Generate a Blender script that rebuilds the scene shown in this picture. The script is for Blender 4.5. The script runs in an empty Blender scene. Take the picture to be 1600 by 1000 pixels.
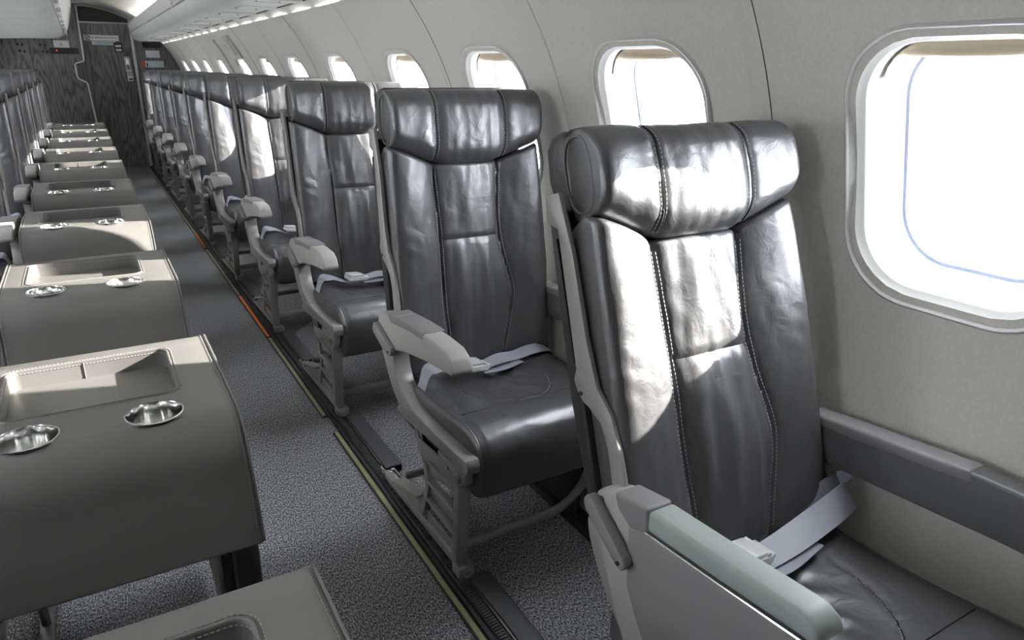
import bpy, bmesh, math, random
from mathutils import Vector, Matrix, noise
random.seed(7)
PI = math.pi
SC = bpy.context.scene
COL = SC.collection

# ------------------------------------------------------------------ camera
cam_d = bpy.data.cameras.new('camera'); cam = bpy.data.objects.new('camera', cam_d); COL.objects.link(cam)
rot = Matrix(((0.86433137, -0.50279159, 0.01148502),
              (0.15875097, 0.29442989, 0.94239544),
              (0.47721004, 0.81271868, -0.33430364)))      # rows: right, up, forward
right, up, fwd = rot[0], rot[1], rot[2]
m = Matrix((( right[0], up[0], -fwd[0], 0), (right[1], up[1], -fwd[1], 0), (right[2], up[2], -fwd[2], 1.19), (0, 0, 0, 1)))
cam.matrix_world = m
cam_d.sensor_width = 36; cam_d.lens = 1101.7*36/1600
cam_d.clip_start = .02; cam_d.clip_end = 200
SC.camera = cam

# ------------------------------------------------------------------ light
SC.view_settings.view_transform = 'Standard'; SC.view_settings.look = 'None'
SC.view_settings.gamma = 1; SC.view_settings.exposure = 0.15
SC.view_settings.use_curve_mapping = False
w = bpy.data.worlds.new('world'); SC.world = w; w.use_nodes = True
wn = w.node_tree.nodes; wl = w.node_tree.links
bg = wn['Background']; bg.inputs[0].default_value = (.93, .965, 1, 1); bg.inputs[1].default_value = 21
SUN_DIR = Vector((-1, .33, -.385)).normalized()
sd = bpy.data.lights.new('sun', 'SUN'); sd.energy = 36; sd.angle = .012; sd.color = (1, .95, .86)
so = bpy.data.objects.new('sun', sd); COL.objects.link(so)
so.rotation_euler = SUN_DIR.to_track_quat('-Z', 'Y').to_euler(); so.location = (6, -1, 4)

# ------------------------------------------------------------------ cabin section
CX, CZ, R = .11, .77, 1.06
Y0, Y1 = -.55, 10.4
def cyl(y, s, d=0.0, side=1):
    """point on the cabin skin: s = arc height above the centre line, d = depth outward"""
    a = s/R
    return Vector((CX+side*(R+d)*math.cos(a), y, CZ+(R+d)*math.sin(a)))

# ------------------------------------------------------------------ materials
def nt(name):
    m = bpy.data.materials.new(name); m.use_nodes = True
    t = m.node_tree; return m, t.nodes, t.links, t.nodes['Principled BSDF']
def mat(name, col, rough=.5, metal=0, noise_amt=0, scale=40, bump=0, bscale=300, coat=0, spec=.5, stretch=None):
    m, n, l, b = nt(name)
    b.inputs['Base Color'].default_value = (*col, 1); b.inputs['Roughness'].default_value = rough
    b.inputs['Metallic'].default_value = metal; b.inputs['Specular IOR Level'].default_value = spec
    b.inputs['Coat Weight'].default_value = coat; b.inputs['Coat Roughness'].default_value = .25
    tc = n.new('ShaderNodeTexCoord'); src = tc.outputs['Object']
    if stretch:
        mp = n.new('ShaderNodeMapping'); mp.inputs['Scale'].default_value = stretch
        l.new(src, mp.inputs[0]); src = mp.outputs[0]
    if noise_amt:
        t = n.new('ShaderNodeTexNoise'); t.inputs['Scale'].default_value = scale; t.inputs['Detail'].default_value = 5
        l.new(src, t.inputs['Vector'])
        r = n.new('ShaderNodeMapRange'); r.inputs['From Min'].default_value = .3; r.inputs['From Max'].default_value = .7
        r.inputs['To Min'].default_value = 1-noise_amt; r.inputs['To Max'].default_value = 1+noise_amt
        l.new(t.outputs['Fac'], r.inputs['Value'])
        v = n.new('ShaderNodeVectorMath'); v.operation = 'SCALE'; v.inputs[0].default_value = col
        l.new(r.outputs[0], v.inputs['Scale']); l.new(v.outputs[0], b.inputs['Base Color'])
    if bump:
        t = n.new('ShaderNodeTexNoise'); t.inputs['Scale'].default_value = bscale; t.inputs['Detail'].default_value = 4
        l.new(src, t.inputs['Vector'])
        bp = n.new('ShaderNodeBump'); bp.inputs['Strength'].default_value = bump; bp.inputs['Distance'].default_value = .001
        l.new(t.outputs['Fac'], bp.inputs['Height']); l.new(bp.outputs[0], b.inputs['Normal'])
    return m

def leather_mat(name, col, rough, metal):
    m, n, l, b = nt(name)
    b.inputs['Base Color'].default_value = (*col, 1); b.inputs['Metallic'].default_value = metal
    b.inputs['Specular IOR Level'].default_value = .6
    tc = n.new('ShaderNodeTexCoord')
    t = n.new('ShaderNodeTexNoise'); t.inputs['Scale'].default_value = 9; t.inputs['Detail'].default_value = 6
    l.new(tc.outputs['Object'], t.inputs['Vector'])
    r = n.new('ShaderNodeMapRange'); r.inputs['From Min'].default_value = .3; r.inputs['From Max'].default_value = .7
    r.inputs['To Min'].default_value = rough-.05; r.inputs['To Max'].default_value = rough+.06
    l.new(t.outputs['Fac'], r.inputs['Value']); l.new(r.outputs[0], b.inputs['Roughness'])
    # grain: fine pebble + a few long soft creases
    v = n.new('ShaderNodeTexVoronoi'); v.inputs['Scale'].default_value = 420; l.new(tc.outputs['Object'], v.inputs['Vector'])
    c = n.new('ShaderNodeTexNoise'); c.inputs['Scale'].default_value = 22; c.inputs['Detail'].default_value = 3
    c.inputs['Distortion'].default_value = 1.2
    l.new(tc.outputs['Object'], c.inputs['Vector'])
    b1 = n.new('ShaderNodeBump'); b1.inputs['Strength'].default_value = .12; b1.inputs['Distance'].default_value = .0006
    b2 = n.new('ShaderNodeBump'); b2.inputs['Strength'].default_value = .35; b2.inputs['Distance'].default_value = .004
    l.new(v.outputs['Distance'], b1.inputs['Height']); l.new(c.outputs['Fac'], b2.inputs['Height'])
    l.new(b2.outputs[0], b1.inputs['Normal']); l.new(b1.outputs[0], b.inputs['Normal'])
    return m

M = {}
M['leather'] = leather_mat('seat_leather', (.125, .125, .129), .365, .55)
M['leather_dark'] = leather_mat('headrest_back_leather', (.03, .03, .031), .42, .0)
M['thread'] = mat('pale_thread', (.42, .42, .43), .7)
M['seam'] = mat('seam_shadow_leather', (.02, .02, .021), .6)
M['table'] = mat('taupe_table_leather', (.135, .131, .122), .42, 0, .04, 6, .25, 500)
M['table_thread'] = mat('taupe_thread', (.26, .25, .235), .7)
M['table_dark'] = mat('black_table_base', (.018, .018, .02), .5)
M['frame'] = mat('grey_painted_seat_frame', (.30, .293, .28), .38, .25, .03, 30)
M['shell'] = mat('seat_side_shell', (.20, .20, .20), .42, .1)
M['arm'] = mat('armrest_grey', (.335, .325, .31), .45, 0, .02, 20, .1, 400)
M['arm_dark'] = mat('armrest_charcoal', (.10, .10, .104), .42, 0, .03, 20)
M['arm_mid'] = mat('armrest_cap_taupe', (.20, .192, .198), .5)
M['arm_pad'] = mat('armrest_green_grey_pad', (.30, .335, .318), .5, 0, .02, 20)
M['panel'] = mat('armrest_side_panel', (.20, .19, .193), .5)
M['gasket'] = mat('black_rubber', (.02, .02, .022), .55)
M['steel'] = mat('bright_steel', (.92, .92, .90), .16, 1)
M['buckle'] = mat('buckle_white_metal', (.82, .82, .80), .3, .4)
M['plastic_white'] = mat('off_white_plastic', (.70, .70, .67), .45)
M['plastic_grey'] = mat('bin_grey_white_plastic', (.60, .61, .59), .35, 0, .03, 4)
M['wall'] = mat('wall_laminate', (.62, .595, .55), .55, 0, .05, 160, .15, 400)
M['wall_low'] = mat('lower_wall_panel', (.55, .53, .49), .6, 0, .05, 200, .1, 400)
M['frame_win'] = mat('window_frame_plastic', (.48, .48, .465), .42)
M['reveal'] = mat('window_reveal_plastic', (.80, .80, .79), .4)
M['blind'] = mat('tan_window_blind', (.42, .35, .25), .5)
M['seal'] = mat('blue_grey_window_seal', (.30, .36, .48), .5)
M['groove'] = mat('panel_joint', (.10, .09, .08), .8)
M['rib'] = mat('panel_rib', (.60, .585, .56), .5)
M['black'] = mat('black_plastic', (.012, .012, .013), .4)
M['trim'] = mat('aluminium_trim', (.62, .62, .60), .4, .2)
M['track_cover'] = mat('charcoal_track_cover', (.07, .072, .078), .5)
M['track_metal'] = mat('seat_track_metal', (.22, .22, .22), .4, .8, .2, 60)
M['glow_strip'] = mat('photoluminescent_strip', (.26, .27, .14), .45, 0, .1, 40)
M['orange_strip'] = mat('orange_strip', (.75, .17, .03), .4)
M['sign_white'] = mat('white_sign', (.75, .75, .77), .4)
M['sign_blue'] = mat('pale_blue_sign', (.48, .58, .60), .4)
M['sign_ink'] = mat('sign_ink', (.03, .03, .04), .5)
M['sign_red'] = mat('sign_red', (.5, .03, .03), .5)
M['louvre'] = mat('louvre_shadow_plastic', (.22, .22, .215), .5)

def carpet():
    m, n, l, b = nt('charcoal_fleck_carpet')
    b.inputs['Roughness'].default_value = .95; b.inputs['Specular IOR Level'].default_value = .1
    tc = n.new('ShaderNodeTexCoord'); mp = n.new('ShaderNodeMapping')
    mp.inputs['Scale'].default_value = (1, .45, 1); mp.inputs['Rotation'].default_value = (0, 0, .12)
    l.new(tc.outputs['Object'], mp.inputs[0])
    t = n.new('ShaderNodeTexNoise'); t.inputs['Scale'].default_value = 300; t.inputs['Detail'].default_value = 2; t.inputs['Roughness'].default_value = .75
    l.new(mp.outputs[0], t.inputs['Vector'])
    cr = n.new('ShaderNodeValToRGB'); e = cr.color_ramp.elements
    e[0].position = .38; e[0].color = (.045, .046, .050, 1); e[1].position = .64; e[1].color = (.50, .505, .53, 1)
    k = cr.color_ramp.elements.new(.5); k.color = (.19, .192, .204, 1)
    l.new(t.outputs['Fac'], cr.inputs[0]); l.new(cr.outputs[0], b.inputs['Base Color'])
    bp = n.new('ShaderNodeBump'); bp.inputs['Strength'].default_value = .8; bp.inputs['Distance'].default_value = .003
    l.new(t.outputs['Fac'], bp.inputs['Height']); l.new(bp.outputs[0], b.inputs['Normal'])
    return m
M['carpet'] = carpet()

def wood():
    m, n, l, b = nt('dark_grey_oak_veneer')
    b.inputs['Roughness'].default_value = .28; b.inputs['Specular IOR Level'].default_value = .5
    tc = n.new('ShaderNodeTexCoord'); mp = n.new('ShaderNodeMapping'); mp.inputs['Scale'].default_value = (1, 1, .13)
    l.new(tc.outputs['Object'], mp.inputs[0])
    t = n.new('ShaderNodeTexNoise'); t.inputs['Scale'].default_value = 5.5; t.inputs['Detail'].default_value = 2.5
    t.inputs['Distortion'].default_value = .3
    l.new(mp.outputs[0], t.inputs['Vector'])
    mu = n.new('ShaderNodeMath'); mu.operation = 'MULTIPLY'; mu.inputs[1].default_value = 30
    l.new(t.outputs['Fac'], mu.inputs[0])
    fr = n.new('ShaderNodeMath'); fr.operation = 'PINGPONG'; fr.inputs[1].default_value = 1; l.new(mu.outputs[0], fr.inputs[0])
    f = n.new('ShaderNodeTexNoise'); f.inputs['Scale'].default_value = 120; f.inputs['Detail'].default_value = 4
    mp2 = n.new('ShaderNodeMapping'); mp2.inputs['Scale'].default_value = (1, 1, .06); l.new(tc.outputs['Object'], mp2.inputs[0]); l.new(mp2.outputs[0], f.inputs['Vector'])
    ad = n.new('ShaderNodeMath'); ad.operation = 'MULTIPLY_ADD'; ad.inputs[1].default_value = .5; l.new(fr.outputs[0], ad.inputs[0]); 
    mf = n.new('ShaderNodeMath'); mf.operation = 'MULTIPLY'; mf.inputs[1].default_value = .85; l.new(f.outputs['Fac'], mf.inputs[0]); l.new(mf.outputs[0], ad.inputs[2])
    cr = n.new('ShaderNodeValToRGB'); e = cr.color_ramp.elements
    e[0].position = .25; e[0].color = (.018, .0175, .0175, 1); e[1].position = .80; e[1].color = (.17, .163, .158, 1)
    l.new(ad.outputs[0], cr.inputs[0]); l.new(cr.outputs[0], b.inputs['Base Color'])
    return m
M['wood'] = wood()

def webbing(name, col):
    m, n, l, b = nt(name)
    b.inputs['Roughness'].default_value = .5; b.inputs['Sheen Weight'].default_value = .3
    tc = n.new('ShaderNodeTexCoord')
    wv = n.new('ShaderNodeTexWave'); wv.inputs['Scale'].default_value = 130; wv.inputs['Distortion'].default_value = .6
    l.new(tc.outputs['Object'], wv.inputs['Vector'])
    cr = n.new('ShaderNodeMixRGB'); cr.inputs[1].default_value = (*[c*.8 for c in col], 1); cr.inputs[2].default_value = (*[min(1, c*1.15) for c in col], 1)
    l.new(wv.outputs['Fac'], cr.inputs[0]); l.new(cr.outputs[0], b.inputs['Base Color'])
    return m
M['belt'] = webbing('grey_blue_webbing', (.30, .31, .37))
M['belt_dark'] = webbing('slate_webbing', (.14, .145, .17))

def glass():
    m = bpy.data.materials.new('acrylic_window_pane'); m.use_nodes = True
    n = m.node_tree.nodes; l = m.node_tree.links; n.clear()
    o = n.new('ShaderNodeOutputMaterial'); mx = n.new('ShaderNodeMixShader'); t = n.new('ShaderNodeBsdfTransparent')
    g = n.new('ShaderNodeBsdfGlossy'); g.inputs['Roughness'].default_value = .05
    t.inputs[0].default_value = (.97, .98, 1, 1)
    mx.inputs[0].default_value = .05
    l.new(t.outputs[0], mx.inputs[1]); l.new(g.outputs[0], mx.inputs[2]); l.new(mx.outputs[0], o.inputs[0])
    return m
M['glass'] = glass()
def emit(name, col, s):
    m, n, l, b = nt(name)
    b.inputs['Base Color'].default_value = (*col, 1); b.inputs['Emission Color'].default_value = (*col, 1); b.inputs['Emission Strength'].default_value = s
    return m
M['lamp'] = emit('wall_wash_lamp', (1, .96, .88), 9)
M['lamp_c'] = emit('ceiling_wash_lamp', (1, .95, .88), 12)
M['red_led'] = emit('red_indicator', (1, .05, .03), 3)

# ------------------------------------------------------------------ mesh helpers
def finish(name, bm, mats, parent=None, smooth=True, loc=(0, 0, 0), mirror=False, angle=None):
    if mirror:
        for v in bm.verts: v.co.x = -v.co.x
        bmesh.ops.reverse_faces(bm, faces=bm.faces[:])
    me = bpy.data.meshes.new(name)
    for f in bm.faces: f.smooth = smooth
    bm.to_mesh(me); bm.free()
    if not isinstance(mats, (list, tuple)): mats = [mats]
    for k in mats: me.materials.append(M[k] if isinstance(k, str) else k)
    if smooth:
        try: me.set_sharp_from_angle(angle=math.radians(angle or 38))
        except Exception: pass
    o = bpy.data.objects.new(name, me); COL.objects.link(o); o.location = loc
    if parent is not None: o.parent = parent
    return o
def tag(o, label=None, cat=None, group=None, kind=None):
    if label: o['label'] = label
    if cat: o['category'] = cat
    if group: o['group'] = group
    if kind: o['kind'] = kind
    return o
def empty(name, loc=(0, 0, 0)):
    o = bpy.data.objects.new(name, None); COL.objects.link(o); o.location = loc; o.empty_display_size = .1
    return o
def struct(o): o['kind'] = 'structure'; return o
def children(o): return [c for c in bpy.data.objects if c.parent == o]
def copy_tree(o, kids, parent=None):
    c = o.copy(); COL.objects.link(c)
    if parent is not None: c.parent = parent
    for ch in kids.get(o, []): copy_tree(ch, kids, c)
    return c
def kidmap():
    d = {}
    for o in bpy.data.objects:
        if o.parent: d.setdefault(o.parent, []).append(o)
    return d

def box(bm, a, b, mi=0, bev=0, seg=2):
    xs = sorted((a[0], b[0])); ys = sorted((a[1], b[1])); zs = sorted((a[2], b[2]))
    v = [bm.verts.new((x, y, z)) for x in xs for y in ys for z in zs]
    fs = [(0, 1, 3, 2), (4, 6, 7, 5), (0, 4, 5, 1), (2, 3, 7, 6), (0, 2, 6, 4), (1, 5, 7, 3)]
    faces = [bm.faces.new([v[i] for i in f]) for f in fs]
    for f in faces: f.material_index = mi
    if bev:
        es = list({e for f in faces for e in f.edges})
        r = bmesh.ops.bevel(bm, geom=es, offset=bev, segments=seg, profile=.5, affect='EDGES')
        for f in r['faces']: f.material_index = mi
    return v
def prism(bm, pts, x0, x1, bev=0, mi=0, axis='x', seg=2):
    """polygon of (y,z) extruded along x (axis 'x'), (x,z) along y ('y'), (x,y) along z ('z')"""
    def P(p, t):
        return {'x': (t, p[0], p[1]), 'y': (p[0], t, p[1]), 'z': (p[0], p[1], t)}[axis]
    A = [bm.verts.new(P(p, x0)) for p in pts]; B = [bm.verts.new(P(p, x1)) for p in pts]
    n = len(pts); fs = [bm.faces.new(A), bm.faces.new(B[::-1])]
    for i in range(n): fs.append(bm.faces.new((A[i], B[i], B[(i+1) % n], A[(i+1) % n])))
    bmesh.ops.recalc_face_normals(bm, faces=fs)
    for f in fs: f.material_index = mi
    if bev:
        es = list({e for f in fs for e in f.edges})
        r = bmesh.ops.bevel(bm, geom=es, offset=bev, segments=seg, profile=.5, affect='EDGES', clamp_overlap=True)
        for f in r['faces']: f.material_index = mi
def grid(bm, nu, nv, fn, mi=0, closed_u=False, flip=False):
    V = [[bm.verts.new(fn(i/(nu), j/(nv))) for i in range(nu if closed_u else nu+1)] for j in range(nv+1)]
    out = []
    for j in range(nv):
        for i in range(nu):
            i2 = (i+1) % nu if closed_u else i+1
            q = (V[j][i], V[j][i2], V[j+1][i2], V[j+1][i])
            f = bm.faces.new(q[::-1] if flip else q); f.material_index = mi; out.append(f)
    return V, out
def smooth_path(pts, n=6):
    pts = [Vector(p) for p in pts]; out = []
    for i in range(len(pts)-1):
        p0 = pts[max(i-1, 0)]; p1 = pts[i]; p2 = pts[i+1]; p3 = pts[min(i+2, len(pts)-1)]
        for k in range(n):
            t = k/n
            out.append(.5*((2*p1)+(-p0+p2)*t+(2*p0-5*p1+4*p2-p3)*t*t+(-p0+3*p1-3*p2+p3)*t**3))
    out.append(pts[-1]); return out
def tube(bm, pts, r=.005, n=8, mi=0, rx=None, upv=(0, 0, 1), closed=False):
    pts = [Vector(p) for p in pts]; rings = []; rx = rx or r; N = len(pts)
    for i, p in enumerate(pts):
        if closed: t = pts[(i+1) % N]-pts[i-1]
        else: t = (pts[min(i+1, N-1)]-pts[max(i-1, 0)])
        t.normalize(); u = Vector(upv); s = t.cross(u)
        if s.length < 1e-4: s = t.cross(Vector((1, 0, 0)))
        s.normalize(); u = s.cross(t)
        rings.append([bm.verts.new(p+s*math.cos(2*PI*k/n)*rx+u*math.sin(2*PI*k/n)*r) for k in range(n)])
    for i in range(N if closed else N-1):
        a = rings[i]; b = rings[(i+1) % N]
        for k in range(n):
            f = bm.faces.new((a[k], a[(k+1) % n], b[(k+1) % n], b[k])); f.material_index = mi
    if not closed:
        f = bm.faces.new(rings[0][::-1]); f.material_index = mi
        f = bm.faces.new(rings[-1]); f.material_index = mi
def ribbon(bm, pts, wid, th=.0018, mi=0, n=6):
    """flat strap: pts = [(point, width direction), ...]"""
    P = smooth_path([p for p, _ in pts], n); W = smooth_path([Vector(d).normalized() for _, d in pts], n)
    rows = []
    for i, p in enumerate(P):
        t = (P[min(i+1, len(P)-1)]-P[max(i-1, 0)]).normalized(); d = W[i].normalized(); d = (d-t*d.dot(t)).normalized(); nn = t.cross(d)
        rows.append([bm.verts.new(p+d*a*wid/2+nn*b*th/2) for a, b in ((-1, -1), (1, -1), (1, 1), (-1, 1))])
    for a, b in zip(rows, rows[1:]):
        for k in range(4):
            f = bm.faces.new((a[k], a[(k+1) % 4], b[(k+1) % 4], b[k])); f.material_index = mi
    bm.faces.new(rows[0][::-1]).material_index = mi; bm.faces.new(rows[-1]).material_index = mi
    bmesh.ops.recalc_face_normals(bm, faces=bm.faces[:])
def dashes(bm, pts, step=.0065, ln=.0042, r=.0009, mi=1, side=(1, 0, 0)):
    """stitches along a polyline"""
    acc = 0; L = 0; out = []
    for a, b in zip(pts, pts[1:]):
        a = Vector(a); b = Vector(b); d = (b-a).length
        if d < 1e-6: continue
        while acc <= d:
            p = a+(b-a)*(acc/d); out.append((p, (b-a).normalized())); acc += step
        acc -= d
    for p, t in out:
        s = t.cross(Vector((.3, 1, .2))).normalized(); u = s.cross(t)
        A = [bm.verts.new(p-t*ln/2+s*r*c+u*r*d) for c, d in ((1, 0), (0, 1), (-1, 0), (0, -1))]
        B = [bm.verts.new(p+t*ln/2+s*r*c+u*r*d) for c, d in ((1, 0), (0, 1), (-1, 0), (0, -1))]
        for k in range(4):
            f = bm.faces.new((A[k], A[(k+1) % 4], B[(k+1) % 4], B[k])); f.material_index = mi
        bm.faces.new(A[::-1]).material_index = mi; bm.faces.new(B).material_index = mi
def boolean_cut(o, cutters):
    bpy.context.view_layer.update()
    for c in cutters:
        md = o.modifiers.new('cut', 'BOOLEAN'); md.operation = 'DIFFERENCE'; md.solver = 'EXACT'; md.object = c
    dg = bpy.context.evaluated_depsgraph_get(); dg.update()
    me = bpy.data.meshes.new_from_object(o.evaluated_get(dg))
    o.modifiers.clear(); o.data = me
    for c in cutters:
        cm = c.data; bpy.data.objects.remove(c); bpy.data.meshes.remove(cm)
    return o
def rrect(w, h, r, n=10):
    """rounded rectangle outline, half sizes w,h"""
    r = min(r, w-1e-4, h-1e-4); out = []
    for cx, cy, a0 in ((w-r, h-r, 0), (-(w-r), h-r, 90), (-(w-r), -(h-r), 180), (w-r, -(h-r), 270)):
        for k in range(n+1):
            a = math.radians(a0+90*k/n); out.append((cx+r*math.cos(a), cy+r*math.sin(a)))
    return out

# ------------------------------------------------------------------ windows, walls
WIN_Y = [.59, 1.29, 1.995, 2.69, 3.50, 4.30, 5.05, 5.83, 6.80, 7.66, 8.44, 9.27]
WIN_BACK = []
ALLW = WIN_BACK[::-1]+WIN_Y
WS = .276            # arc height of the window centre
HW, HH = .176, .213  # hole half size in the wall skin
S_LOW, S_TOP = -.21, .72
def win_outline(w, h, r, n=12): return rrect(w, h, r, n)
OUT = win_outline(HW, HH, .115)      # 52 points

def build_wall(side, name):
    bm = bmesh.new()
    cache = {}
    def V(y, s):
        k = (round(y, 4), round(s, 4))
        if k not in cache: cache[k] = bm.verts.new(cyl(y, s, 0, side))
        return cache[k]
    fl = []
    def quad(*vs):
        vs = list(dict.fromkeys(vs))
        if len(vs) > 2:
            try: fl.append(bm.faces.new(vs))
            except ValueError: pass
    B = .245; sB0, sB1 = WS-B, WS+B
    # bands above and below the window band, and between windows
    ys = sorted(set([Y0, Y1]+[y-B+.0 for y in ALLW]+[y+B for y in ALLW]))
    cells = []
    for a, b in zip(ys, ys[1:]):
        if b-a > 1e-3: cells.append((a, b, any(abs((a+b)/2-y) < .01 for y in ALLW)))
    svals_low = [S_LOW+(sB0-S_LOW)*i/10 for i in range(11)]
    svals_mid = [sB0+(sB1-sB0)*i/16 for i in range(17)]
    svals_top = [sB1+(S_TOP-sB1)*i/8 for i in range(9)]
    NY = 12
    for a, b, win in cells:
        yy = [a+(b-a)*i/NY for i in range(NY+1)]
        for sv in (svals_low, svals_top)+(() if win else (svals_mid,)):
            for s0, s1 in zip(sv, sv[1:]):
                for y0, y1 in zip(yy, yy[1:]):
                    quad(V(y0, s0), V(y1, s0), V(y1, s1), V(y0, s1))
        if win:
            yc = (a+b)/2
            # rectangle boundary points, matched with hole outline points by angle
            bd = [(y, sB1) for y in yy[::-1]]+[(a, s) for s in svals_mid[::-1][1:]]+[(y, sB0) for y in yy[1:]]+[(b, s) for s in svals_mid[1:-1]]
            nb = len(bd)
            def hole(y, s):
                # radial projection of direction onto rounded rect outline
                dy, ds = y-yc, s-WS; an = math.atan2(ds, dy)
                lo, hi = 0, .5
                for _ in range(30):
                    t = (lo+hi)/2; px, py = abs(t*math.cos(an)), abs(t*math.sin(an)); r = .115
                    qx, qy = px-(HW-r), py-(HH-r)
                    sd_ = math.hypot(max(qx, 0), max(qy, 0))+min(max(qx, qy), 0)-r
                    if sd_ > 0: hi = t
                    else: lo = t
                return (yc+lo*math.cos(an), WS+lo*math.sin(an))
            rings = [bd]; H = [hole(*p) for p in bd]
            for k in (.35, .7, 1): rings.append([(p[0]+(h[0]-p[0])*k, p[1]+(h[1]-p[1])*k) for p, h in zip(bd, H)])
            for r0, r1 in zip(rings, rings[1:]):
                for i in range(nb):
                    j = (i+1) % nb
                    quad(V(*r0[i]), V(*r0[j]), V(*r1[j]), V(*r1[i]))
    # lower dado below the curved skin
    low = cyl(0, S_LOW, 0, side)
    prof = [(low.x, low.z), (CX+side*1.015, .42), (CX+side*.985, .30), (CX+side*.955, .12), (CX+side*.94, 0.0)]
    for (x0, z0), (x1, z1) in zip(prof, prof[1:]):
        n = 30
        for i in range(n):
            a = Y0+(Y1-Y0)*i/n; b = Y0+(Y1-Y0)*(i+1)/n
            f = bm.faces.new([bm.verts.new(p) for p in ((x0, a, z0), (x0, b, z0), (x1, b, z1), (x1, a, z1))]); f.material_index = 1
    bmesh.ops.remove_doubles(bm, verts=bm.verts[:], dist=.0003)
    bmesh.ops.recalc_face_normals(bm, faces=bm.faces[:])
    o = finish(name, bm, ['wall', 'wall_low'])
    return struct(o)
build_wall(1, 'wall_right'); build_wall(-1, 'wall_left')

def win_meshes(side):
    """window frame, reveal, pane and blind in local coordinates around (y=0)"""
    def loop(w, h, r, d): return [cyl(p[0], WS+p[1], d, side) for p in rrect(w, h, r, 12)]
    bm = bmesh.new()
    prof = [(.196, .234, .130, .003), (.1955, .2335, .130, -.003), (.192, .230, .127, -.0060), (.189, .227, .124, -.005), (.187, .225, .122, .000),
            (.166, .203, .104, .010), (.1635, .2005, .102, .013), (.162, .199, .10, .020), (.160, .197, .10, .045),
            (.154, .190, .097, .050), (.150, .186, .095, .072), (.140, .176, .09, .080), (.1385, .1745, .09, .105), (.20, .235, .13, .106)]
    rows = [[bm.verts.new(v) for v in loop(*p)] for p in prof]
    for q, (a, b) in enumerate(zip(rows, rows[1:])):
        n = len(a)
        for i in range(n):
            f = bm.faces.new((a[i], a[(i+1) % n], b[(i+1) % n], b[i])); f.material_index = 0 if q < 6 else 1
    # outer tunnel closing the gap to the skin
    bmesh.ops.recalc_face_normals(bm, faces=bm.faces[:])
    fr = (bm, ['frame_win', 'reveal'])
    # tunnel wall from frame edge to the outside
    r0 = [bm.verts.new(v) for v in loop(.196, .234, .130, .003)]; r1 = [bm.verts.new(v) for v in loop(.20, .235, .13, .106)]
    for i in range(len(r0)):
        j = (i+1) % len(r0); f = bm.faces.new((r0[i], r0[j], r1[j], r1[i])); f.material_index = 1
    pb = bmesh.new(); vs = loop(.141, .177, .09, .086); c = pb.verts.new(cyl(0, WS, .086, side)); pv = [pb.verts.new(v) for v in vs]
    for i in range(len(pv)): pb.faces.new((pv[i], pv[(i+1) % len(pv)], c))
    # blind: tucked at the top of the opening, with a rounded lip
    bl = bmesh.new()
    def bf(u, v):
        y = -.150+.300*u; e = (2*u-1)
        s_top = WS+.197; s_bot = WS+.172-.008*(1-e*e)
        ring = [(s_top, .052), (s_bot+.006, .050), (s_bot, .046), (s_bot-.001, .040), (s_bot+.006, .034), (s_bot+.014, .032), (s_top, .034)]
        k = v*(len(ring)-1); i = min(int(k), len(ring)-2); t = k-i
        s = ring[i][0]*(1-t)+ring[i+1][0]*t; d = ring[i][1]*(1-t)+ring[i+1][1]*t
        s = min(s, WS+.197-.10*(1-math.sqrt(max(0, 1-max(0, (abs(y)-.055)/.100)**2))) ) if abs(y) > .055 else s
        return cyl(y, s, d, side)
    grid(bl, 24, 12, bf)
    bmesh.ops.recalc_face_normals(bl, faces=bl.faces[:])
    return fr, pb, bl
protos = {}
for side in (1, -1):
    fr, pb, bl = win_meshes(side)
    protos[side] = (fr, pb, bl)
def mesh_of(bm, mats, name, ang=50):
    o = finish(name, bm, mats, angle=ang); me = o.data; bpy.data.objects.remove(o); return me
def seal_mesh(side):
    bm = bmesh.new(); A = [cyl(p[0], WS+p[1], .083, side) for p in rrect(.1405, .1765, .09, 12)]; B = [cyl(p[0], WS+p[1], .083, side) for p in rrect(.1345, .1705, .085, 12)]
    A = [bm.verts.new(v) for v in A]; B = [bm.verts.new(v) for v in B]; n = len(A)
    for i in range(n): bm.faces.new((A[i], A[(i+1) % n], B[(i+1) % n], B[i]))
    r = bmesh.ops.extrude_face_region(bm, geom=bm.faces[:]); vs = [v for v in r['geom'] if isinstance(v, bmesh.types.BMVert)]
    bmesh.ops.translate(bm, verts=vs, vec=(-side*.003, 0, 0)); bmesh.ops.recalc_face_normals(bm, faces=bm.faces[:])
    return mesh_of(bm, 'seal', 'pane_seal')
PM = {s: (mesh_of(protos[s][0][0], ['frame_win', 'reveal'], 'window_frame'), mesh_of(protos[s][1], 'glass', 'window_pane'), mesh_of(protos[s][2], 'blind', 'window_blind'), seal_mesh(s)) for s in (1, -1)}
k = 1
for side in (1, -1):
    for y in ALLW:
        fo = bpy.data.objects.new('window_%d' % k, PM[side][0]); COL.objects.link(fo); fo.location = (0, y, 0); fo['kind'] = 'structure'
        p = bpy.data.objects.new('pane', PM[side][1]); COL.objects.link(p); p.parent = fo
        b = bpy.data.objects.new('window_blind', PM[side][2]); COL.objects.link(b); b.parent = fo
        q_ = bpy.data.objects.new('pane_seal', PM[side][3]); COL.objects.link(q_); q_.parent = fo
        b['label'] = 'tan pull-down blind tucked at the top'
        k += 1

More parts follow.
